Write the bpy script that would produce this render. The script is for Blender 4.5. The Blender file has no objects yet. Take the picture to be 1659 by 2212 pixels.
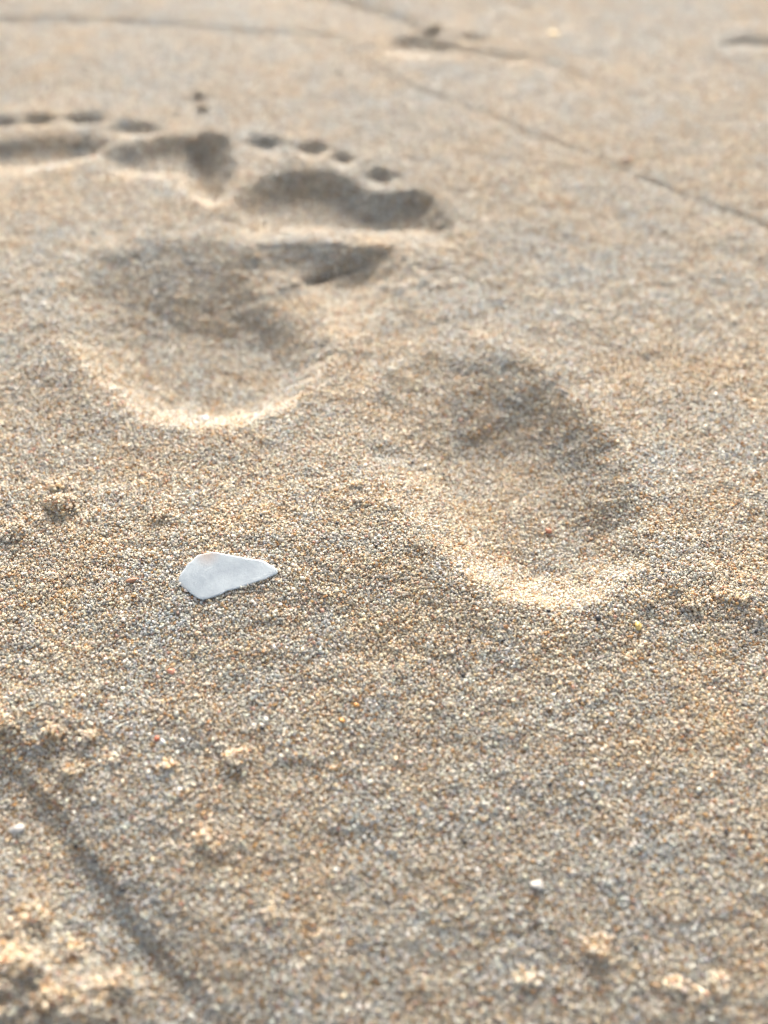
import bpy, bmesh, math, random
import numpy as np

# ------------------------------------------------------------------ camera, light, exposure
SC = bpy.context.scene
R = math.radians
CAM_H = 0.19
PITCH = R(57.0)               # below the horizon
FPX = 1671.0                  # focal length in pixels of a 1659 x 2212 picture

cam = bpy.data.cameras.new('camera')
cam_o = bpy.data.objects.new('camera', cam)
SC.collection.objects.link(cam_o)
cam_o.location = (0, 0, CAM_H)
cam_o.rotation_euler = (R(90) - PITCH, 0, 0)
cam.sensor_fit = 'AUTO'
cam.sensor_width = 36.0
cam.lens = 36.0 * FPX / 2212.0
cam.clip_start = 0.005
cam.clip_end = 500
cam.dof.use_dof = True
cam.dof.focus_distance = 0.2165
cam.dof.aperture_fstop = 3.9
SC.camera = cam_o

SUN_EL, SUN_AZ = R(25), R(2)          # sun stands ahead of the camera, a touch to the right
world = bpy.data.worlds.new('World')
SC.world = world
world.use_nodes = True
wt = world.node_tree
wt.nodes.clear()
sky = wt.nodes.new('ShaderNodeTexSky')
sky.sky_type = 'NISHITA'
sky.sun_disc = False
sky.sun_elevation = SUN_EL
sky.sun_rotation = SUN_AZ
sky.air_density = 0.7
sky.dust_density = 5.0
sky.ozone_density = 0.0
bg = wt.nodes.new('ShaderNodeBackground')
bg.inputs['Strength'].default_value = 0.15
wo = wt.nodes.new('ShaderNodeOutputWorld')
hsv = wt.nodes.new('ShaderNodeHueSaturation')          # thin haze: a paler, greyer sky
hsv.inputs['Saturation'].default_value = 0.5
wt.links.new(sky.outputs['Color'], hsv.inputs['Color'])
wt.links.new(hsv.outputs['Color'], bg.inputs['Color'])
wt.links.new(bg.outputs[0], wo.inputs['Surface'])

sun = bpy.data.lights.new('sun', 'SUN')
sun.energy = 1.25
sun.angle = R(11.0)
sun.color = (1.0, 0.915, 0.82)
sun_o = bpy.data.objects.new('sun', sun)
SC.collection.objects.link(sun_o)
sun_o.location = (0, 3, 2)
sun_o.rotation_euler = (R(90) - SUN_EL, 0, R(180) - SUN_AZ)

SC.view_settings.view_transform = 'Standard'
SC.view_settings.look = 'None'
SC.view_settings.gamma = 1
SC.view_settings.exposure = 1.93
SC.cycles.use_denoising = True
SC.cycles.denoiser = 'OPENIMAGEDENOISE'
SC.cycles.denoising_input_passes = 'RGB_ALBEDO_NORMAL'
SC.cycles.max_bounces = 6
SC.cycles.diffuse_bounces = 4
SC.cycles.glossy_bounces = 2
SC.cycles.transmission_bounces = 4
SC.cycles.sample_clamp_indirect = 4

rng = np.random.default_rng(11)
COL = SC.collection

# ------------------------------------------------------------------ picture point -> ground point
CT, ST = math.cos(PITCH), math.sin(PITCH)
def ray(u, v):
    a, b = (u - 829.5) / FPX, (1106.0 - v) / FPX
    return np.array([a, b * ST + CT, b * CT - ST])
def at(u, v, z=0.0):
    d = ray(u, v)
    t = (z - CAM_H) / d[2]
    return d[0] * t, d[1] * t
def at_surface(u, v):
    z = 0.0
    for _ in range(25):
        x, y = at(u, v, z)
        z = 0.5 * z + 0.5 * float(height(np.array([x]), np.array([y]))[0])
    return x, y, z
MM = 0.001

# ------------------------------------------------------------------ relief of the sand
def sstep(t):
    t = np.clip(t, 0, 1)
    return t * t * (3 - 2 * t)

def vnoise(X, Y, cell, seed, cell_y=None):
    cy = cell_y or cell
    gx, gy = X / cell, Y / cy
    ix, iy = np.floor(gx).astype(np.int64), np.floor(gy).astype(np.int64)
    fx, fy = gx - ix, gy - iy
    fx, fy = fx * fx * (3 - 2 * fx), fy * fy * (3 - 2 * fy)
    def h(a, b):
        n = (a * 374761393 + b * 668265263 + seed * 1442695041) & 0xffffffff
        n = ((n ^ (n >> 13)) * 1274126177) & 0xffffffff
        n = ((n ^ (n >> 15)) * 2246822519) & 0xffffffff
        return ((n ^ (n >> 16)) & 0xffff) / 32767.5 - 1
    return ((h(ix, iy) * (1 - fx) + h(ix + 1, iy) * fx) * (1 - fy)
            + (h(ix, iy + 1) * (1 - fx) + h(ix + 1, iy + 1) * fx) * fy)

def dip(x, y):
    t = np.clip(.122 - y, 0, .17)
    return -.95 * t * t * np.exp(-(x / .6) ** 2)

def at_dip(u, v):
    z = 0.0
    for _ in range(12):
        x, y = at(u, v, z); z = float(dip(x, y))
    return x, y
def ground_pts(pts):
    return [at_dip(p[0], p[1]) + tuple(p[2:]) for p in pts]

class Basin:
    """A hollow pressed into the sand: outline of (u, v, wall width in mm)."""
    def __init__(self, pts, depth, rim=0.0, rim_w=8.0, bowl=0.0):
        self.bowl = bowl
        self.p = ground_pts(pts); self.depth = depth * MM; self.rim = rim * MM; self.rim_w = rim_w * MM
        a = np.array([(q[0], q[1]) for q in self.p]); m = 0.05
        self.box = (a[:, 0].min() - m, a[:, 0].max() + m, a[:, 1].min() - m, a[:, 1].max() + m)
    def add(self, X, Y, Z):
        b = self.box
        k = np.nonzero((X > b[0]) & (X < b[1]) & (Y > b[2]) & (Y < b[3]))[0]
        if not len(k): return
        x, y = X[k], Y[k]
        # the outline wavers a little, as pressed sand does
        x = x + 0.0010 * vnoise(x, y, .009, 31) + 0.0006 * vnoise(x, y, .0035, 32)
        y = y + 0.0010 * vnoise(x, y, .009, 33) + 0.0006 * vnoise(x, y, .0035, 34)
        wsum = np.zeros(len(k)); ws = np.zeros(len(k)); best = np.full(len(k), 1e9); ins = np.zeros(len(k), bool)
        n = len(self.p)
        for i in range(n):
            x0, y0, w0 = self.p[i]; x1, y1, w1 = self.p[(i + 1) % n]
            dx, dy = x1 - x0, y1 - y0
            t = np.clip(((x - x0) * dx + (y - y0) * dy) / (dx * dx + dy * dy), 0, 1)
            d = np.hypot(x - x0 - t * dx, y - y0 - t * dy)
            best = np.minimum(best, d)
            q = 1 / (d + .0008) ** 3                     # smooth blend of the wall widths
            ws += q * (w0 + t * (w1 - w0)); wsum += q
            c = (y0 > y) != (y1 > y)
            if dy != 0:
                ins ^= c & (x < dx * (y - y0) / dy + x0)
        w = ws / wsum * MM
        s = np.where(ins, best, -best)
        t = np.clip((s + .15 * w) / (1.15 * w), 0, 1)
        prof = sstep(t) * (1 - self.bowl) + self.bowl * (1 - (1 - t) ** 2) * sstep(t / .22)
        Z[k] -= self.depth * prof
        if self.rim:
            Z[k] += self.rim * np.exp(-((s + .6 * self.rim_w) / self.rim_w) ** 2)

class Line:
    """A crease: groove (or ridge) of given half width, plus a step down to its right side."""
    def __init__(self, pts, amp, width, step=0.0, step_w=2.0, fade=True):
        self.p = ground_pts(pts); self.amp = amp * MM; self.w = width * MM; self.step = step * MM; self.sw = step_w * MM
        a = np.array([(q[0], q[1]) for q in self.p]); m = max(6 * width, 8 * step_w, 20) * MM
        self.box = (a[:, 0].min() - m, a[:, 0].max() + m, a[:, 1].min() - m, a[:, 1].max() + m)
    def add(self, X, Y, Z):
        b = self.box
        k = np.nonzero((X > b[0]) & (X < b[1]) & (Y > b[2]) & (Y < b[3]))[0]
        if not len(k): return
        x, y = X[k], Y[k]
        y = y + 0.0012 * vnoise(x, y, .010, 41) + 0.0006 * vnoise(x, y, .004, 42)
        best = np.full(len(k), 1e9); side = np.zeros(len(k)); kk = np.zeros(len(k)); n = len(self.p)
        for i in range(n - 1):
            x0, y0 = self.p[i][:2]; x1, y1 = self.p[i + 1][:2]
            k0 = self.p[i][2] if len(self.p[i]) > 2 else 1.0
            k1 = self.p[i + 1][2] if len(self.p[i + 1]) > 2 else 1.0
            dx, dy = x1 - x0, y1 - y0
            t = np.clip(((x - x0) * dx + (y - y0) * dy) / (dx * dx + dy * dy), 0, 1)
            d = np.hypot(x - x0 - t * dx, y - y0 - t * dy)
            m = d < best
            best[m] = d[m]; side[m] = np.sign((x - x0) * dy - (y - y0) * dx)[m]; kk[m] = (k0 + t * (k1 - k0))[m]
        Z[k] += kk * self.amp * np.exp(-(best / self.w) ** 2) * (1 + .5 * vnoise(x, y, .006, 43))
        if self.step:
            s = best * side
            Z[k] += -kk * self.step * (s > 0) * np.exp(-(np.abs(s) / (6 * self.sw)) ** 2) * sstep(np.abs(s) / self.sw)

class Mound:
    def __init__(self, u, v, rx, ry, h, rot=0.0, p=2.0, rough=0.0):
        self.rough = rough * MM
        self.c = at_dip(u, v); self.rx = rx * MM; self.ry = ry * MM; self.h = h * MM; self.rot = R(rot); self.pw = p
    def add(self, X, Y, Z):
        m = 3.2 * max(self.rx, self.ry)
        k = np.nonzero((abs(X - self.c[0]) < m) & (abs(Y - self.c[1]) < m))[0]
        if not len(k): return
        dx, dy = X[k] - self.c[0], Y[k] - self.c[1]
        c, s = math.cos(self.rot), math.sin(self.rot)
        q = ((dx * c + dy * s) / self.rx) ** 2 + ((dy * c - dx * s) / self.ry) ** 2
        g = np.exp(-q ** (self.pw / 2))
        Z[k] += self.h * g
        if self.rough:
            Z[k] += self.rough * g * (vnoise(X[k], Y[k], .005, 61) + .6 * vnoise(X[k], Y[k], .0024, 62))

FEATURES = [
    # heel of the right print
    Basin([(915, 790, 64), (1010, 775, 58), (1100, 785, 42), (1190, 828, 22), (1255, 895, 20), (1310, 955, 20), (1355, 1030, 24),
           (1395, 1120, 17), (1385, 1215, 14), (1300, 1290, 14), (1200, 1315, 15), (1100, 1297, 15), (1000, 1237, 18),
           (925, 1160, 26), (850, 1075, 38), (790, 980, 50), (820, 870, 60)], 11.0, .8, 8, .15),
    # ball of the right print
    Basin([(508, 445, 14), (537, 412, 11), (590, 385, 9), (637, 378, 9), (731, 383, 9), (770, 402, 8), (799, 422, 8), (842, 424, 8),
           (896, 412, 8), (934, 430, 8), (976, 484, 10), (968, 520, 26), (896, 522, 34), (788, 528, 38), (662, 532, 38), (572, 536, 34),
           (512, 505, 22)], 6.2, .6, 7, .2),
    # toes of the right print
    Basin([(530, 322, 6), (550, 306, 6), (605, 305, 6), (628, 322, 6), (600, 342, 8), (555, 342, 8)], 2.8, .3, 6),
    Basin([(624, 330, 6), (650, 318, 6), (698, 317, 6), (722, 333, 6), (690, 352, 8), (650, 351, 8)], 2.7, .3, 6),
    Basin([(702, 354, 5), (735, 335, 5), (780, 354, 5), (745, 376, 7)], 2.8, .3, 6),
    Basin([(775, 387, 6), (803, 369, 6), (838, 369, 6), (868, 388, 6), (842, 410, 8), (800, 410, 8)], 3.1, .3, 6),
    # heel and arch of the left print
    Basin([(160, 645, 40), (225, 580, 56), (330, 545, 58), (450, 545, 54), (570, 570, 50), (655, 610, 44), (706, 690, 22),
           (708, 775, 17), (658, 858, 17), (552, 912, 17), (430, 928, 17),
           (312, 904, 17), (222, 840, 19), (166, 745, 24)], 10.0, .8, 8, .25),
    Basin([(525, 575, 22), (560, 535, 14), (620, 522, 12), (680, 521, 12), (760, 526, 12), (842, 536, 14), (858, 580, 26), (830, 660, 40), (740, 720, 44),
           (650, 690, 40), (580, 620, 34)], 6.5, .5, 8, .5),
    # big toe and ball of the left print
    Basin([(215, 350, 10), (270, 326, 9), (340, 312, 9), (405, 306, 9), (450, 310, 9), (490, 340, 9), (505, 400, 10),
           (480, 440, 12), (420, 430, 14), (360, 400, 14), (290, 396, 12), (235, 380, 12)], 4.0, .2, 8),
    Basin([(398, 318, 7), (425, 302, 7), (460, 297, 7), (492, 305, 7), (510, 345, 8), (510, 410, 9), (492, 455, 10), (445, 458, 11),
           (405, 425, 11), (398, 365, 8)], 5.4, .2, 6, .3),
    # toes of the left print
    Basin([(-50, 270, 6), (0, 252, 6), (38, 258, 6), (42, 278, 6), (0, 290, 8)], 2.9, .3, 7),
    Basin([(34, 270, 6), (58, 253, 6), (114, 252, 6), (136, 268, 6), (108, 287, 8), (60, 287, 8)], 2.9, .3, 7),
    Basin([(130, 270, 6), (158, 253, 6), (218, 252, 6), (246, 270, 6), (215, 287, 8), (152, 287, 8)], 2.9, .3, 7),
    Basin([(230, 300, 6), (260, 273, 6), (322, 274, 6), (358, 292, 6), (325, 310, 8), (262, 313, 8)], 2.8, .3, 7),
    Basin([(-60, 335, 10), (0, 306, 9), (60, 309, 9), (120, 303, 9), (200, 305, 9), (244, 320, 9), (235, 352, 12), (150, 378, 16), (40, 385, 18),
           (-60, 392, 18)], 3.6, .3, 8),
    # crack across the slumped sand between the prints
    Line([(660, 585, .6), (700, 567, 1), (740, 556, 1), (790, 545, 1), (815, 538, .4)], -4.2, 1.9, 1.2, 3.0),
    # thin wash line running down the right side
    Line([(700, 97, .4), (780, 140, .8), (850, 182, 1), (950, 217, 1), (1050, 252, 1), (1160, 297, 1), (1280, 335, .8), (1370, 378, 1),
          (1480, 421, 1), (1600, 466, 1.2), (1720, 515, 1.2), (1900, 590, 1)], -.5, 1.5, .38, 1.6),
    # wash lines at the top
    Line([(-120, 44, 1), (0, 50, 1), (120, 52, 1), (240, 58, .9), (380, 68, .7), (500, 78, .7), (620, 80, .7), (700, 86, .8), (760, 100, .4)], -.8, 3.0, .65, 3),
    Line([(500, -12, .6), (680, -4, 1), (760, 14, 1), (830, 38, .9), (880, 58, .9), (930, 70, 1), (960, 78, .2)], -1.3, 4.0, 1.4, 4),
    Basin([(825, 112, 8), (850, 90, 6), (890, 82, 6), (940, 92, 8), (1000, 108, 9), (980, 132, 16), (900, 140, 18), (838, 132, 16)], 2.4, .5, 10),
    Line([(960, 112, .5), (1030, 124, 1), (1100, 127, 1), (1160, 135, .7), (1230, 155, .4), (1260, 168, .9), (1290, 176, .2)], -.9, 3.2, .7, 3),
    Basin([(975, 92, 5), (1005, 82, 5), (1050, 84, 5), (1062, 96, 5), (1010, 102, 6)], 2.2, .4, 8),
    Basin([(1545, 98, 6), (1590, 90, 6), (1660, 92, 6), (1740, 96, 6), (1740, 118, 8), (1640, 118, 8), (1580, 114, 8)], 1.6, .4, 8),
    Line([(1000, 30, .3), (1080, 22, 1), (1160, 28, .4)], -.6, 5, 0),
    # another trough and heap, nearest to the camera at the lower left
    Line([(-160, 1530, 1), (-60, 1570, 1), (20, 1625, 1), (90, 1690, 1), (160, 1775, 1), (230, 1860, 1), (300, 1945, 1), (360, 2020, 1), (430, 2100, .8),
          (520, 2200, .5), (640, 2330, .3)], -1.1, 4.6, 3.5, 5.5),
    Mound(-20, 2110, 15, 12, 5.0, 20, 2.0, 2.0),
    Mound(170, 2160, 12, 9, 3.0, 0, 2.0, 1.8),
    Mound(60, 1540, 18, 6, 1.4, 0, 2.0, .8),
    Mound(60, 1110, 26, 12, .6, 0, 2.0, .8),
    Mound(1560, 1290, 22, 8, .8, 0, 2.0, 1.0),
    Mound(900, 600, 12, 18, .4, 0, 2.0, .9),
    Mound(640, 1180, 70, 24, 2.0),
]

def height(X, Y):
    X = np.asarray(X, float); Y = np.asarray(Y, float)
    shp = X.shape
    x, y = X.ravel(), Y.ravel()
    Z = np.zeros(x.shape)
    for f in FEATURES:
        f.add(x, y, Z)
    Z += dip(x, y)                                 # invented dip towards the camera, shaped to darken the near sand
    near = np.exp(-(np.hypot(x, y - .25) / .8) ** 2)
    calm = 1 - .6 * sstep((y - .17) / .2)           # wind has smoothed the sand farther off
    Z += 0.0026 * vnoise(x, y, .11, 1) * near
    Z += 0.00028 * vnoise(x, y, .022, 2, .013) * near * calm
    Z += 0.00024 * vnoise(x + .3 * y, y, .009, 3, .005) * near * calm
    Z += 0.00026 * vnoise(x, y, .0042, 4, .003) * near * calm
    far = 1 - np.exp(-(np.hypot(x, y) / 3.0) ** 2)
    Z += far * (.05 * vnoise(x, y, 1.7, 5) + .12 * vnoise(x, y, 6.0, 6))
    return Z.reshape(shp)

# ------------------------------------------------------------------ helpers
def tag(o, label=None, cat=None, group=None, kind=None):
    if label: o['label'] = label
    if cat: o['category'] = cat
    if group: o['group'] = group
    if kind: o['kind'] = kind
    return o

def new_mat(name):
    m = bpy.data.materials.new(name); m.use_nodes = True
    m.node_tree.nodes.clear()
    return m, m.node_tree.nodes, m.node_tree.links

def mesh_from(name, verts, faces):
    me = bpy.data.meshes.new(name)
    verts = np.asarray(verts, np.float32); faces = np.asarray(faces, np.int32)
    n, k = faces.shape
    me.vertices.add(len(verts)); me.vertices.foreach_set('co', verts.ravel())
    me.loops.add(n * k); me.loops.foreach_set('vertex_index', faces.ravel())
    me.polygons.add(n)
    me.polygons.foreach_set('loop_start', np.arange(0, n * k, k, dtype=np.int32))
    me.update(calc_edges=True)
    me.polygons.foreach_set('use_smooth', np.ones(n, bool))
    return me

def link_mesh(name, me, mat):
    o = bpy.data.objects.new(name, me); COL.objects.link(o)
    me.materials.append(mat)
    return o

# ------------------------------------------------------------------ materials
def grain_material(name, attr_type):
    """Quartz grain: its own colour (an attribute of each grain), a little light passing through, a weak gloss."""
    m, N, L = new_mat(name)
    at_ = N.new('ShaderNodeAttribute'); at_.attribute_name = 'gcol'; at_.attribute_type = attr_type
    tc = N.new('ShaderNodeTexCoord')
    nz = N.new('ShaderNodeTexNoise'); nz.inputs['Scale'].default_value = 1.7; nz.inputs['Detail'].default_value = 2
    L.new(tc.outputs['Object'], nz.inputs['Vector'])
    mr = N.new('ShaderNodeMapRange'); mr.inputs['To Min'].default_value = .78; mr.inputs['To Max'].default_value = 1.2
    L.new(nz.outputs['Fac'], mr.inputs['Value'])
    mx = N.new('ShaderNodeMix'); mx.data_type = 'RGBA'; mx.blend_type = 'MULTIPLY'; mx.inputs['Factor'].default_value = 1
    L.new(at_.outputs['Color'], mx.inputs[6]); L.new(mr.outputs[0], mx.inputs[7])
    p = N.new('ShaderNodeBsdfPrincipled')
    p.inputs['Roughness'].default_value = .42
    p.inputs['Specular IOR Level'].default_value = .9
    L.new(mx.outputs[2], p.inputs['Base Color'])
    gm_ = N.new('ShaderNodeGamma'); gm_.inputs['Gamma'].default_value = .5      # one wall of the grain takes half the tint
    L.new(mx.outputs[2], gm_.inputs['Color'])
    tr = N.new('ShaderNodeBsdfTranslucent'); L.new(gm_.outputs[0], tr.inputs['Color'])
    ms = N.new('ShaderNodeMixShader'); ms.inputs[0].default_value = .5
    L.new(p.outputs[0], ms.inputs[1]); L.new(tr.outputs[0], ms.inputs[2])
    out = N.new('ShaderNodeOutputMaterial'); L.new(ms.outputs[0], out.inputs['Surface'])
    return m
GRAIN_I = grain_material('sand_grain', 'INSTANCER')
GRAIN_G = grain_material('sand_clump_grain', 'GEOMETRY')

def sand_material():
    m, N, L = new_mat('sand')
    geo = N.new('ShaderNodeNewGeometry')
    vo = N.new('ShaderNodeTexVoronoi'); vo.inputs['Scale'].default_value = 1700
    L.new(geo.outputs['Position'], vo.inputs['Vector'])
    sep = N.new('ShaderNodeSeparateColor'); L.new(vo.outputs['Color'], sep.inputs[0])
    cr = N.new('ShaderNodeValToRGB'); e = cr.color_ramp.elements
    e[0].position = 0; e[0].color = (.05, .038, .026, 1); e[1].position = 1; e[1].color = (.42, .375, .30, 1)  # ramp darkened to stand in for the shade between loose grains
    for pos, c in ((.12, (.18, .125, .075, 1)), (.35, (.235, .195, .14, 1)), (.7, (.285, .25, .19, 1))):
        q = e.new(pos); q.color = c
    L.new(sep.outputs[0], cr.inputs[0])
    p = N.new('ShaderNodeBsdfPrincipled'); p.inputs['Roughness'].default_value = .8
    L.new(cr.outputs[0], p.inputs['Base Color'])
    bp = N.new('ShaderNodeBump'); bp.inputs['Strength'].default_value = .7; bp.inputs['Distance'].default_value = .0006
    bp.invert = True
    L.new(vo.outputs['Distance'], bp.inputs['Height']); L.new(bp.outputs[0], p.inputs['Normal'])
    out = N.new('ShaderNodeOutputMaterial'); L.new(p.outputs[0], out.inputs['Surface'])
    return m

# ------------------------------------------------------------------ the ground sheet, out to the horizon
def spaced(lo, hi, step, reach):
    a = list(np.arange(lo, hi + step * .5, step))
    s = step; right = a[-1]; out = []
    while right < reach:
        s *= 1.28; right += s; out.append(right)
    s = step; left = a[0]; pre = []
    while left > -reach:
        s *= 1.28; left -= s; pre.append(left)
    return np.array(pre[::-1] + a + out)
gx = spaced(-.30, .30, .0009, 120.0)
gy = spaced(-.04, .56, .0009, 120.0)
GX, GY = np.meshgrid(gx, gy)
GZ = height(GX, GY)
nx, ny = len(gx), len(gy)
idx = np.arange(nx * ny).reshape(ny, nx)
faces = np.stack([idx[:-1, :-1], idx[:-1, 1:], idx[1:, 1:], idx[1:, :-1]], -1).reshape(-1, 4)
sand = link_mesh('sand_ground', mesh_from('sand_ground', np.stack([GX, GY, GZ - .00025], -1).reshape(-1, 3), faces), sand_material())
tag(sand, 'pale beach sand pressed into two bare footprints', 'sand', kind='structure')

# ------------------------------------------------------------------ loose grains covering the sand
PAL = np.array([
    (.54, .50, .44), (.62, .57, .50), (.47, .44, .41), (.43, .43, .43),      # clear to grey quartz
    (.58, .48, .36), (.52, .40, .27), (.42, .26, .12), (.36, .19, .075),     # tan to amber
    (.74, .71, .65), (.36, .25, .17), (.42, .24, .18), (.14, .10, .08)])     # white, brown, pink, dark
PW = np.array([.20, .14, .16, .10, .12, .10, .065, .03, .06, .06, .022, .01]); PW = PW / PW.sum()
def grain_colours(n, r, warm=None):
    k = r.choice(len(PAL), n, p=PW)
    c = PAL[k] * r.uniform(.76, 1.22, (n, 1)) * r.uniform(.96, 1.04, (n, 3)) * np.array([.995, .985, .895])
    if warm is not None:
        c = c * (1 + warm[:, None] * np.array([.07, 0.0, -.10]))
    return np.clip(c, .01, .85)

# outline of the sea glass and the place where it lies
SHARD = [(270, 490), (283, 455), (300, 430), (330, 392), (352, 372), (358, 352), (380, 335), (392, 322), (420, 310), (438, 290), (455, 275),
         (478, 252), (500, 242), (548, 238), (556, 230), (600, 228), (622, 222), (640, 214), (720, 228), (850, 255), (1000, 285), (1110, 302),
         (1165, 309), (1210, 322), (1250, 345), (1290, 370), (1320, 392), (1343, 412), (1353, 432), (1340, 452), (1300, 468), (1245, 487),
         (1232, 499), (1180, 513), (1100, 535), (1020, 560), (950, 580), (890, 598), (832, 612), (805, 613), (778, 623), (745, 645), (700, 660), (640, 680),
         (580, 695), (530, 702), (480, 690), (440, 664), (400, 635), (350, 597), (300, 560), (278, 528)]
SHARD_Z = at_surface(326, 1245)[2] + .0007
SHARD_P = np.array([at((500 + X / 3.318) * .6636, (1740 + Y / 3.318) * .6636, SHARD_Z) for X, Y in SHARD])

def outline_distance(P, x, y):
    best = np.full(len(x), 1e9); ins = np.zeros(len(x), bool)
    for i in range(len(P)):
        (x0, y0), (x1, y1) = P[i], P[(i + 1) % len(P)]
        dx, dy = x1 - x0, y1 - y0
        t = np.clip(((x - x0) * dx + (y - y0) * dy) / (dx * dx + dy * dy), 0, 1)
        best = np.minimum(best, np.hypot(x - x0 - t * dx, y - y0 - t * dy))
        if dy: ins ^= ((y0 > y) != (y1 > y)) & (x < dx * (y - y0) / dy + x0)
    return np.where(ins, best, -best)

SP = .00051
ys = np.arange(-.05, .56, SP)
px, py = [], []
for j, y in enumerate(ys):
    half = (y * CT + CAM_H * ST) * 829.5 / FPX * 1.16 + .05
    xs = np.arange(-half, half, SP) + (SP * .5 if j % 2 else 0)
    px.append(xs); py.append(np.full(len(xs), y))
px = np.concatenate(px); py = np.concatenate(py)
edge = np.minimum(np.minimum(py + .05, .56 - py), (py * CT + CAM_H * ST) * 829.5 / FPX * 1.16 + .05 - abs(px))
keep = rng.random(len(px)) < sstep(edge / .035)             # the loose layer thins out to the packed sheet
px, py = px[keep], py[keep]
px = px + rng.uniform(-.42, .42, len(px)) * SP; py = py + rng.uniform(-.42, .42, len(py)) * SP
pz = height(px, py) + rng.normal(0, .00008, len(px))
sd = outline_distance(SHARD_P, px, py)
pz = pz + np.where((sd < 0) & (sd > -.0009), .00030 * (1 + sd / .0009), 0) - np.where(sd > .0003, .00045, 0)   # banked against the glass
ng = len(px)
gm = bpy.data.meshes.new('sand_grains')
gm.vertices.add(ng); gm.vertices.foreach_set('co', np.stack([px, py, pz], -1).astype(np.float32).ravel())
warm = vnoise(px, py, .03, 21) * .6 + vnoise(px, py, .008, 22) * .8
colr = np.ones((ng, 4), np.float32); colr[:, :3] = grain_colours(ng, rng, warm)
a = gm.attributes.new('gcol', 'FLOAT_COLOR', 'POINT'); a.data.foreach_set('color', colr.ravel())
size = np.clip(rng.lognormal(0, .28, ng), .5, 2.0) * .00030
scl = (size[:, None] * rng.uniform(.66, 1.3, (ng, 3))).astype(np.float32)
a = gm.attributes.new('gscl', 'FLOAT_VECTOR', 'POINT'); a.data.foreach_set('vector', scl.ravel())
scl[:, 2] *= .62                                    # settled grains lie on their flat side
rot = np.concatenate([rng.normal(0, .30, (ng, 2)), rng.uniform(0, 2 * math.pi, (ng, 1))], 1).astype(np.float32)
a = gm.attributes.new('grot', 'FLOAT_VECTOR', 'POINT'); a.data.foreach_set('vector', rot.ravel())
a = gm.attributes.new('gkind', 'INT', 'POINT'); a.data.foreach_set('value', rng.integers(0, 5, ng).astype(np.int32))
grains = bpy.data.objects.new('sand_grains', gm); COL.objects.link(grains)
tag(grains, 'loose tan, grey and amber quartz grains covering the footprints', 'sand grains', kind='stuff')

def grain_nodes():
    g = bpy.data.node_groups.new('grain_scatter', 'GeometryNodeTree')
    g.interface.new_socket('Geometry', in_out='INPUT', socket_type='NodeSocketGeometry')
    g.interface.new_socket('Geometry', in_out='OUTPUT', socket_type='NodeSocketGeometry')
    N, L = g.nodes, g.links
    gi, go = N.new('NodeGroupInput'), N.new('NodeGroupOutput')
    toi = N.new('GeometryNodeGeometryToInstance')
    for k in range(5):
        ico = N.new('GeometryNodeMeshIcoSphere'); ico.inputs['Radius'].default_value = 1; ico.inputs['Subdivisions'].default_value = 2 if k < 3 else 1
        nz = N.new('ShaderNodeTexNoise'); nz.noise_dimensions = '4D'; nz.inputs['W'].default_value = 7.3 * k + 1
        nz.inputs['Scale'].default_value = .95; nz.inputs['Detail'].default_value = 1
        sub = N.new('ShaderNodeVectorMath'); sub.operation = 'SUBTRACT'; sub.inputs[1].default_value = (.5, .5, .5)
        L.new(nz.outputs['Color'], sub.inputs[0])
        sc_ = N.new('ShaderNodeVectorMath'); sc_.operation = 'SCALE'; sc_.inputs['Scale'].default_value = 2.1
        L.new(sub.outputs[0], sc_.inputs[0])
        sp = N.new('GeometryNodeSetPosition'); L.new(ico.outputs[0], sp.inputs['Geometry']); L.new(sc_.outputs[0], sp.inputs['Offset'])
        sm = N.new('GeometryNodeSetShadeSmooth'); sm.inputs['Shade Smooth'].default_value = k < 3; L.new(sp.outputs[0], sm.inputs[0])
        mt = N.new('GeometryNodeSetMaterial'); mt.inputs['Material'].default_value = GRAIN_I
        L.new(sm.outputs[0], mt.inputs[0]); L.new(mt.outputs[0], toi.inputs[0])
    def attr(n, t):
        q = N.new('GeometryNodeInputNamedAttribute'); q.data_type = t; q.inputs['Name'].default_value = n
        return [s for s in q.outputs if s.enabled and s.name == 'Attribute'][0]
    iop = N.new('GeometryNodeInstanceOnPoints')
    iop.inputs['Pick Instance'].default_value = True
    L.new(gi.outputs[0], iop.inputs['Points']); L.new(toi.outputs[0], iop.inputs['Instance'])
    L.new(attr('gkind', 'INT'), iop.inputs['Instance Index'])
    L.new(attr('grot', 'FLOAT_VECTOR'), iop.inputs['Rotation'])
    L.new(attr('gscl', 'FLOAT_VECTOR'), iop.inputs['Scale'])
    L.new(iop.outputs[0], go.inputs[0])
    return g
gmod = grains.modifiers.new('scatter', 'NODES'); gmod.node_group = grain_nodes()

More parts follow.
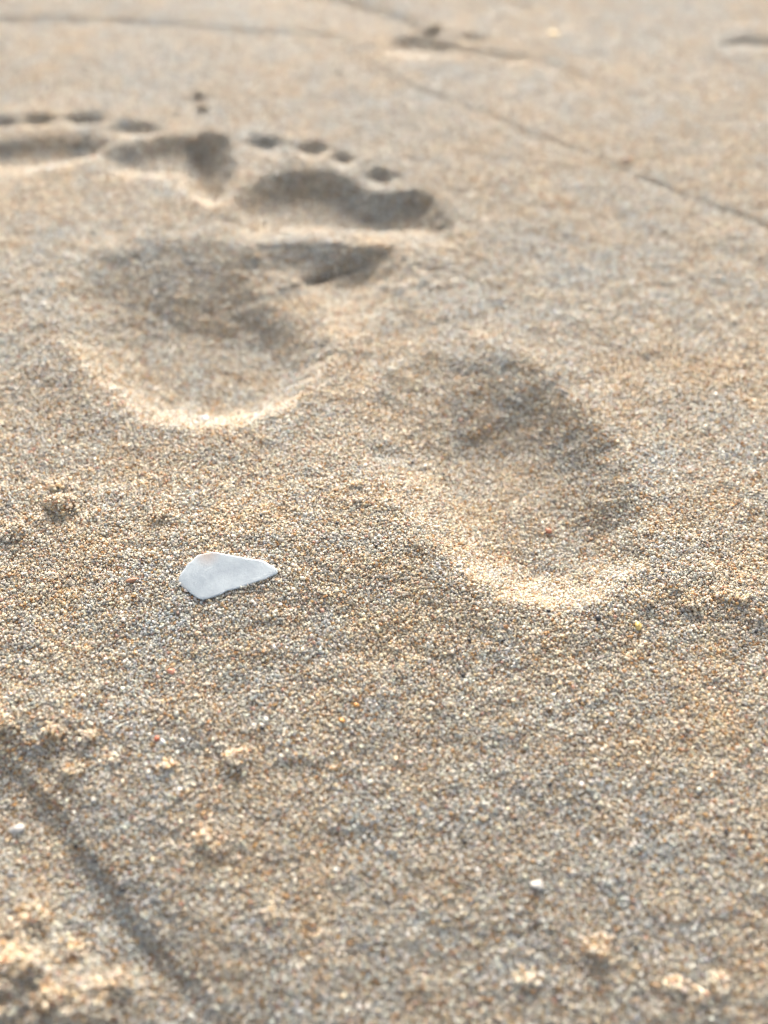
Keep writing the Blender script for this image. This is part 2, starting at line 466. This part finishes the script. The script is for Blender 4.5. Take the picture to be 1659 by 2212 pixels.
# ------------------------------------------------------------------ the shard
def shard_material():
    m, N, L = new_mat('frosted_sea_glass')
    tc = N.new('ShaderNodeTexCoord')
    nz = N.new('ShaderNodeTexNoise'); nz.inputs['Scale'].default_value = 130; nz.inputs['Detail'].default_value = 3
    L.new(tc.outputs['Object'], nz.inputs['Vector'])
    cr = N.new('ShaderNodeValToRGB'); e = cr.color_ramp.elements
    e[0].position = .36; e[0].color = (.225, .255, .27, 1); e[1].position = .64; e[1].color = (.305, .335, .345, 1)
    q = e.new(.28); q.color = (.29, .275, .25, 1)          # faint tan cloudiness
    L.new(nz.outputs['Fac'], cr.inputs[0])
    # a rusty tint that has soaked in near the chipped corner
    vm = N.new('ShaderNodeVectorMath'); vm.operation = 'DISTANCE'; vm.inputs[1].default_value = (-.0045, .0058, .0006)
    L.new(tc.outputs['Object'], vm.inputs[0])
    mr = N.new('ShaderNodeMapRange'); mr.inputs['From Min'].default_value = .0004; mr.inputs['From Max'].default_value = .0042
    mr.inputs['To Min'].default_value = .65; mr.inputs['To Max'].default_value = 0
    L.new(vm.outputs['Value'], mr.inputs[0])
    mx = N.new('ShaderNodeMix'); mx.data_type = 'RGBA'; mx.inputs[7].default_value = (.27, .20, .15, 1)
    L.new(mr.outputs[0], mx.inputs[0]); L.new(cr.outputs[0], mx.inputs[6])
    p = N.new('ShaderNodeBsdfPrincipled')
    p.inputs['Roughness'].default_value = .38
    p.inputs['IOR'].default_value = 1.5
    p.inputs['Subsurface Weight'].default_value = .75
    p.inputs['Subsurface Radius'].default_value = (1, 1, 1)
    p.inputs['Subsurface Scale'].default_value = .0012
    L.new(mx.outputs[2], p.inputs['Base Color'])
    n2 = N.new('ShaderNodeTexNoise'); n2.inputs['Scale'].default_value = 900; n2.inputs['Detail'].default_value = 4
    L.new(tc.outputs['Object'], n2.inputs['Vector'])
    bp = N.new('ShaderNodeBump'); bp.inputs['Strength'].default_value = .22; bp.inputs['Distance'].default_value = .0003
    L.new(n2.outputs['Fac'], bp.inputs['Height']); L.new(bp.outputs[0], p.inputs['Normal'])
    out = N.new('ShaderNodeOutputMaterial'); L.new(p.outputs[0], out.inputs['Surface'])
    return m

def build_shard():
    c = SHARD_P.mean(0); Q = SHARD_P - c
    # rings: from the middle out to the edge, over it and back underneath
    rings = [(.30, .00050), (.62, .00050), (.90, .000498), (.975, .00049), (.992, .00044), (.999, .00033), (1.0, .00020), (.993, .00006), (.95, 0.0), (.5, 0.0)]
    V = [(0, 0, .00050)]; F = []
    n = len(Q)
    for k, (s, z) in enumerate(rings):
        for i, (x, y) in enumerate(Q):
            j = rng.normal(0, .00003) if .9 < s else 0
            V.append((x * s + j, y * s + j, z))
    V.append((0, 0, 0))
    bm = bmesh.new()
    vs = [bm.verts.new(v) for v in V]
    for i in range(n):
        j = (i + 1) % n
        bm.faces.new((vs[0], vs[1 + i], vs[1 + j]))
        for k in range(len(rings) - 1):
            a0, b0 = 1 + k * n, 1 + (k + 1) * n
            bm.faces.new((vs[a0 + i], vs[b0 + i], vs[b0 + j], vs[a0 + j]))
        l0 = 1 + (len(rings) - 1) * n
        bm.faces.new((vs[-1], vs[l0 + j], vs[l0 + i]))
    bmesh.ops.recalc_face_normals(bm, faces=bm.faces[:])
    me = bpy.data.meshes.new('sea_glass_shard'); bm.to_mesh(me); bm.free()
    me.polygons.foreach_set('use_smooth', np.ones(len(me.polygons), bool))
    o = link_mesh('sea_glass_shard', me, shard_material())
    zg = float(height(np.array([c[0]]), np.array([c[1]]))[0])
    o.location = (c[0], c[1], zg + .00022)
    # lie along the local slope of the sand
    e = .008
    hx = height(np.array([c[0] - e, c[0] + e]), np.array([c[1]] * 2)); hy = height(np.array([c[0]] * 2), np.array([c[1] - e, c[1] + e]))
    o.rotation_euler = (math.atan2(hy[1] - hy[0], 2 * e) + R(1.2), -math.atan2(hx[1] - hx[0], 2 * e), 0)
    return o
tag(build_shard(), 'frosted white sliver of sea glass lying flat on the sand', 'sea glass')

# ------------------------------------------------------------------ clumps, pebbles and single dark grains
def ico(sub):
    bm = bmesh.new(); bmesh.ops.create_icosphere(bm, subdivisions=sub, radius=1)
    v = np.array([x.co[:] for x in bm.verts]); f = np.array([[q.index for q in p.verts] for p in bm.faces]); bm.free()
    return v, f
ICO2, ICO2F = ico(2)
ICO3, ICO3F = ico(3)

def lumpy(v, r, amp, freq=1.6):
    ph = r.uniform(0, 6.28, (4, 3)); k = r.normal(0, freq, (4, 3))
    d = sum(np.sin((v @ k[i]) + ph[i, 0]) for i in range(4)) / 4
    return v * (1 + amp * d[:, None])

CLUMPS = [  # u, v, half width, half depth, height (mm), brightness, warmth, label
    (132, 1092, 5.6, 3.6, 3.6, 1.0, .5, 'largest tan clump of sand grains, shaded in front, left of the heel print'),
    (32, 1152, 3.6, 3.0, 2.8, 1.0, .3, 'rounded sand clump at the left edge, below the largest clump'),
    (120, 1052, 2.2, 1.5, 1.7, 1.0, .6, 'small orange sand clump just behind the largest clump'),
    (207, 1113, 2.4, 1.5, 1.5, 1.15, .1, 'pale cream sand clump just right of the largest clump'),
    (350, 1116, 3.2, 1.5, 1.2, 1.0, .7, 'flat pinkish sand clump behind the left end of the sea glass'),
    (510, 1637, 2.7, 2.0, 2.4, 1.15, .4, 'cream sand clump with a black grain stuck to its front'),
    (241, 1640, 1.3, 1.0, 1.2, 1.15, .5, 'small pale yellow clump left of a similar longer one'),
    (362, 1652, 1.7, 1.0, 1.2, 1.15, .5, 'longer pale yellow clump left of the clump with a black grain'),
    (156, 1664, 2.0, 1.2, 1.5, 1.1, .9, 'bright yellow sand clump by the upper end of the trough'),
    (119, 1580, 2.2, 1.7, 1.9, 1.0, .9, 'orange clump beside a paler one above the trough'),
    (194, 1590, 1.6, 1.3, 1.6, 1.1, .5, 'pale clump beside an orange one above the trough'),
    (6, 1560, 2.6, 1.9, 2.2, 1.1, .6, 'sunlit clump cut by the left edge above the trough'),
    (440, 1806, 2.3, 1.9, 2.0, 1.05, .7, 'orange cream clump right of the trough, upper of two neighbours'),
    (470, 1832, 1.9, 1.4, 1.5, 1.1, .5, 'pinkish clump right of the trough, lower of two neighbours'),
    (590, 1970, 1.7, 2.0, 1.9, 1.2, .4, 'upright cream clump alone in the lower middle'),
    (1290, 2052, 3.2, 2.2, 2.4, 1.0, .9, 'broad amber sand clump in the lower right with a dark shadow'),
    (1453, 2126, 2.2, 1.2, 1.6, 1.3, .5, 'oval cream clump, leftmost of three at the bottom right'),
    (1510, 2146, 1.5, 1.4, 1.5, 1.2, .4, 'small cream clump, middle of three at the bottom right'),
    (1551, 2122, 1.6, 1.7, 1.9, 1.2, .5, 'tall cream clump, rightmost of three at the bottom right'),
    (1138, 2112, 1.8, 1.7, 1.7, 1.2, .5, 'cream clump at the bottom, right of the middle'),
    (1562, 1288, 3.6, 1.6, 1.6, 1.1, .4, 'wide pale clump near the right edge, below the heel print'),
    (1598, 1296, 1.7, 1.2, 1.4, 1.0, 1.0, 'orange clump near the right edge against a wide pale one'),
    (1490, 1306, 2.4, 1.6, 1.5, 1.0, .8, 'tan clump left of the wide pale clump near the right edge'),
    (1630, 1328, 2.6, 1.8, 1.6, 1.05, .6, 'tan clump at the right edge below the orange clump'),
    (775, 1084, 1.7, 1.2, 1.3, 1.1, .5, 'tiny sharp cream clump midway between the two heel prints'),
    (772, 1048, 1.9, .9, .9, 1.05, .6, 'tiny flat tan clump just behind a sharp cream clump'),
    (70, 1985, 3.0, 2.2, 2.4, 1.05, .8, 'golden clump on the lower left bank, farthest from the camera there'),
    (165, 2052, 2.6, 2.0, 2.2, 1.05, .8, 'golden clump on the lower left bank, between four others'),
    (25, 2075, 2.6, 2.2, 2.4, 1.1, .9, 'golden clump cut by the left edge near the bottom corner'),
    (255, 2118, 2.4, 1.8, 2.0, 1.05, .7, 'golden clump on the lower left bank, rightmost of five'),
    (110, 2150, 2.8, 2.0, 2.2, 1.0, .9, 'golden clump on the lower left bank, lowest of five'),
    (655, 858, 1.6, 1.2, 1.3, .95, 1.2, 'coral coloured clump on the right rim of the left heel print'),
    (432, 206, 2.4, 1.8, 2.4, .75, .2, 'farther of two dark lumps beyond the big toe print'),  # colour dimmed to paint the shaded near side
    (440, 236, 2.2, 1.6, 2.2, .75, .2, 'nearer of two dark lumps beyond the big toe print'),  # dimmed likewise, shade put into the grain colour
    (382, 246, 1.8, 1.2, 1.0, 1.0, .3, 'faint low lump left of the two dark lumps'),
    (936, 68, 3.6, 2.4, 3.4, .8, .2, 'dark lump on the far wash line above the hollow'),  # darker grain colour stands in for shade on its near face
    (415, 302, 2.0, 1.6, 2.0, .8, .4, 'lump on the far edge of the big toe print'),
    (172, 268 + 38, 2.2, 1.6, 1.6, .9, .4, 'lump on the ridge behind the left toe prints'),
]
def build_clump(u, v, rx, ry, hz, bright, warmth, label, seed):
    r = np.random.default_rng(1000 + seed)
    x, y, z = at_surface(u, v)
    rx, ry, hz = rx * MM, ry * MM, hz * MM * .85
    gr = .00033
    n = int(np.clip(2.6 * (rx * ry + rx * hz + ry * hz) / (gr * gr) * .55, 30, 640))
    i = np.arange(n) + .5                                        # grains spread over the upper part of a lumpy body
    ct = 1 - i / n * 1.45
    ph = i * 2.39996
    d = np.stack([np.sqrt(np.clip(1 - ct * ct, 0, 1)) * np.cos(ph), np.sqrt(np.clip(1 - ct * ct, 0, 1)) * np.sin(ph), ct], -1)
    d = lumpy(d, r, .55, 2.4)
    base = d * np.array([rx, ry, hz * .9]) + r.normal(0, .00022, (n, 3))
    crumb = r.random(n) < .28                                    # grains that have fallen off and lie around it
    an, rr = r.uniform(0, 6.28, n), r.uniform(.85, 1.9, n)
    fall = np.stack([rx * rr * np.cos(an), ry * rr * np.sin(an), np.zeros(n)], -1)
    fall[:, 2] = height(x + fall[:, 0], y + fall[:, 1]) - z - hz * .02 + .0003
    base[crumb] = fall[crumb]
    cv, cf = lumpy(ICO2, r, .25, 1.8), ICO2F
    cols = grain_colours(n, r) * bright * .97 * (1 + warmth * np.array([.07, -.02, -.14]))
    V, F, C = [], [], []
    core = lumpy(ICO3, r, .0) * np.array([rx, ry, hz]) * .6
    V.append(core); F.append(ICO3F); C.append(np.tile(np.append(np.array([.36, .27, .18]) * bright, 1), (len(core), 1)))
    off = len(core)
    for k in range(n):
        s = gr * np.clip(r.lognormal(0, .25), .6, 1.8)
        q = r.normal(size=(3, 3)); q, _ = np.linalg.qr(q)
        w = (cv * r.uniform(.75, 1.25, 3)) @ q * s + base[k]
        V.append(w); F.append(cf + off); off += len(w)
        C.append(np.tile(np.append(cols[k], 1), (len(w), 1)))
    me = mesh_from('sand_clump', np.concatenate(V), np.concatenate(F))
    a = me.attributes.new('gcol', 'FLOAT_COLOR', 'POINT')
    a.data.foreach_set('color', np.clip(np.concatenate(C), 0, .85).astype(np.float32).ravel())
    o = link_mesh('sand_clump', me, GRAIN_G)
    o.location = (x, y, z + hz * .02)
    tag(o, label, 'sand clump', 'clumps of stuck sand grains')
for k, c in enumerate(CLUMPS):
    build_clump(*c, k)

def pebble_material(name, c, rough=.45, trans=.15):
    m, N, L = new_mat(name)
    tc = N.new('ShaderNodeTexCoord')
    nz = N.new('ShaderNodeTexNoise'); nz.inputs['Scale'].default_value = 1800; nz.inputs['Detail'].default_value = 3
    L.new(tc.outputs['Object'], nz.inputs['Vector'])
    cr = N.new('ShaderNodeValToRGB'); e = cr.color_ramp.elements
    e[0].position = .3; e[0].color = tuple(x * .7 for x in c) + (1,); e[1].position = .7; e[1].color = tuple(min(.9, x * 1.2) for x in c) + (1,)
    L.new(nz.outputs['Fac'], cr.inputs[0])
    p = N.new('ShaderNodeBsdfPrincipled'); p.inputs['Roughness'].default_value = rough
    L.new(cr.outputs[0], p.inputs['Base Color'])
    tr = N.new('ShaderNodeBsdfTranslucent'); L.new(cr.outputs[0], tr.inputs['Color'])
    ms = N.new('ShaderNodeMixShader'); ms.inputs[0].default_value = trans
    L.new(p.outputs[0], ms.inputs[1]); L.new(tr.outputs[0], ms.inputs[2])
    out = N.new('ShaderNodeOutputMaterial'); L.new(ms.outputs[0], out.inputs['Surface'])
    return m
MATS = {'white': pebble_material('white_quartz', (.40, .38, .34)), 'yellow': pebble_material('yellow_quartz', (.60, .42, .14)),
        'amber': pebble_material('amber_quartz', (.50, .25, .07)), 'red': pebble_material('red_stone', (.40, .13, .07)),
        'coral': pebble_material('coral_stone', (.52, .24, .15)), 'grey': pebble_material('blue_grey_stone', (.17, .18, .19)),
        'brown': pebble_material('brown_stone', (.28, .14, .075)), 'tan': pebble_material('tan_stone', (.40, .27, .19)),
        'black': pebble_material('black_mineral', (.012, .011, .011), .35, 0.0)}
PEBBLES = [  # u, v, half width, half depth, height (mm), turn, material, label
    (36, 1792, 1.8, 1.1, 1.0, 5, 'white', 'smooth white pebble at the left edge below the trough'),
    (1163, 1911, 1.5, .9, .9, 0, 'white', 'flat white pebble in the lower right, rounded on top'),
    (1377, 1353, .9, 1.2, 1.0, 0, 'yellow', 'bright yellow grain right of a long black grain'),
    (769, 1524, .75, .6, .6, 0, 'amber', 'round amber grain below the sea glass, upper of two'),
    (739, 1557, .75, .65, .6, 0, 'amber', 'round amber grain below the sea glass, lower of two'),
    (1197, 74, 2.2, 1.7, .9, 0, 'yellow', 'blurred yellow pebble far off at the top right'),
    (1352, 347, 1.5, 1.2, 1.2, 0, 'tan', 'reddish brown pebble lying on the thin wash line'),
    (339, 1597, .6, .6, .6, 0, 'red', 'tiny red grain left of the middle, below the sea glass'),
    (370, 1451, 1.0, .8, .8, 0, 'coral', 'coral grain in the sand below the sea glass'),
    (289, 1253, 1.7, .6, .6, 18, 'brown', 'slender brown flake left of the sea glass'),
    (1185, 1149, .95, .85, .9, 0, 'coral', 'coral grain inside the right heel print'),
    (440, 906, 2.0, 1.6, .7, 0, 'grey', 'blue grey pebble below the rim of the left heel print'),
]
def build_pebble(u, v, rx, ry, hz, turn, mat, label, seed):
    r = np.random.default_rng(4000 + seed)
    x, y, z = at_surface(u, v)
    w = lumpy(ICO3, r, .45, 1.7) * np.array([rx, ry, hz]) * MM
    o = link_mesh('pebble', mesh_from('pebble', w, ICO3F), MATS[mat])
    o.location = (x, y, z + hz * MM * .35); o.rotation_euler = (0, 0, R(turn))
    tag(o, label, 'pebble', 'coloured pebbles and coarse grains')
for k, c in enumerate(PEBBLES):
    build_pebble(*c, k)

BLACK = [
    (506, 1045, 'black grain farthest left behind the sea glass'),
    (564, 1114, 'black grain close behind the upper edge of the sea glass'),
    (702, 1165, 'black grain level with the back of the sea glass, to its right'),
    (729, 1131, 'black grain behind and right of the sea glass, beyond a nearer one'),
    (813, 1180, 'black grain midway between the sea glass and the right heel print'),
    (332, 1425, 'black grain in front of the sea glass, to its left'),
    (566, 1572, 'black grain right behind the cream clump with a black grain'),
    (665, 1553, 'black grain left of the two round amber grains'),
    (518, 1652, 'black grain stuck to the front of a cream clump'),
    (1014, 1383, 'black grain in front of the right heel print, left of its middle'),
    (857, 1423, 'black grain right of the sea glass and nearer to the camera'),
    (1292, 1335, 'long black grain below the right rim of the heel print'),
    (1185, 1320, 'black grain close below the sunlit rim of the heel print'),
    (1000, 1460, 'black grain below another in front of the right heel print'),
    (1632, 1364, 'black grain at the right edge below the tan clump'),
    (1087, 1384, 'black grain in front of the middle of the right heel print'),
    (1188, 1694, 'topmost of the black grains in the lower right quarter'),
    (1181, 1757, 'black grain above a pair in the lower right quarter'),
    (1057, 1770, 'left grain of a level pair of black grains, lower right'),
    (1114, 1771, 'right grain of a level pair of black grains, lower right'),
    (1002, 1818, 'black grain below and left of a level pair'),
    (1567, 1796, 'black grain near the right edge in the lower quarter'),
    (1145, 2007, 'blurred black grain below the flat white pebble'),
    (1372, 2045, 'blurred black grain right of the broad amber clump'),
    (265, 1922, 'blurred black grain inside the trough, lowest of three'),
    (205, 1859, 'blurred black grain inside the trough, middle of three'),
    (165, 1830, 'blurred black grain inside the trough, topmost of three'),
    (891, 999, 'black grain on the left slope inside the right heel print'),
    (957, 1026, 'black grain deeper inside the right heel print'),
]
proto = None
for k, (u, v, label) in enumerate(BLACK):
    r = np.random.default_rng(7000 + k)
    x, y, z = at_surface(u, v)
    if k % 6 == 0:
        w = lumpy(ICO2, r, .3, 1.5) * np.array([.62, .42, .40]) * MM
        proto = link_mesh('dark_grain', mesh_from('dark_grain', w, ICO2F), MATS['black'])
        o = proto
    else:
        o = proto.copy(); COL.objects.link(o)
    s = r.uniform(.85, 1.25) * (1.5 if 'long' in label else 1)
    if u == 518: y -= .0018; z += .0012
    o.location = (x, y, z + .0003); o.rotation_euler = (r.uniform(-.3, .3), r.uniform(-.3, .3), r.uniform(0, 3.1)); o.scale = (s, s, s)
    tag(o, label, 'dark grain', 'black mineral grains among the sand')
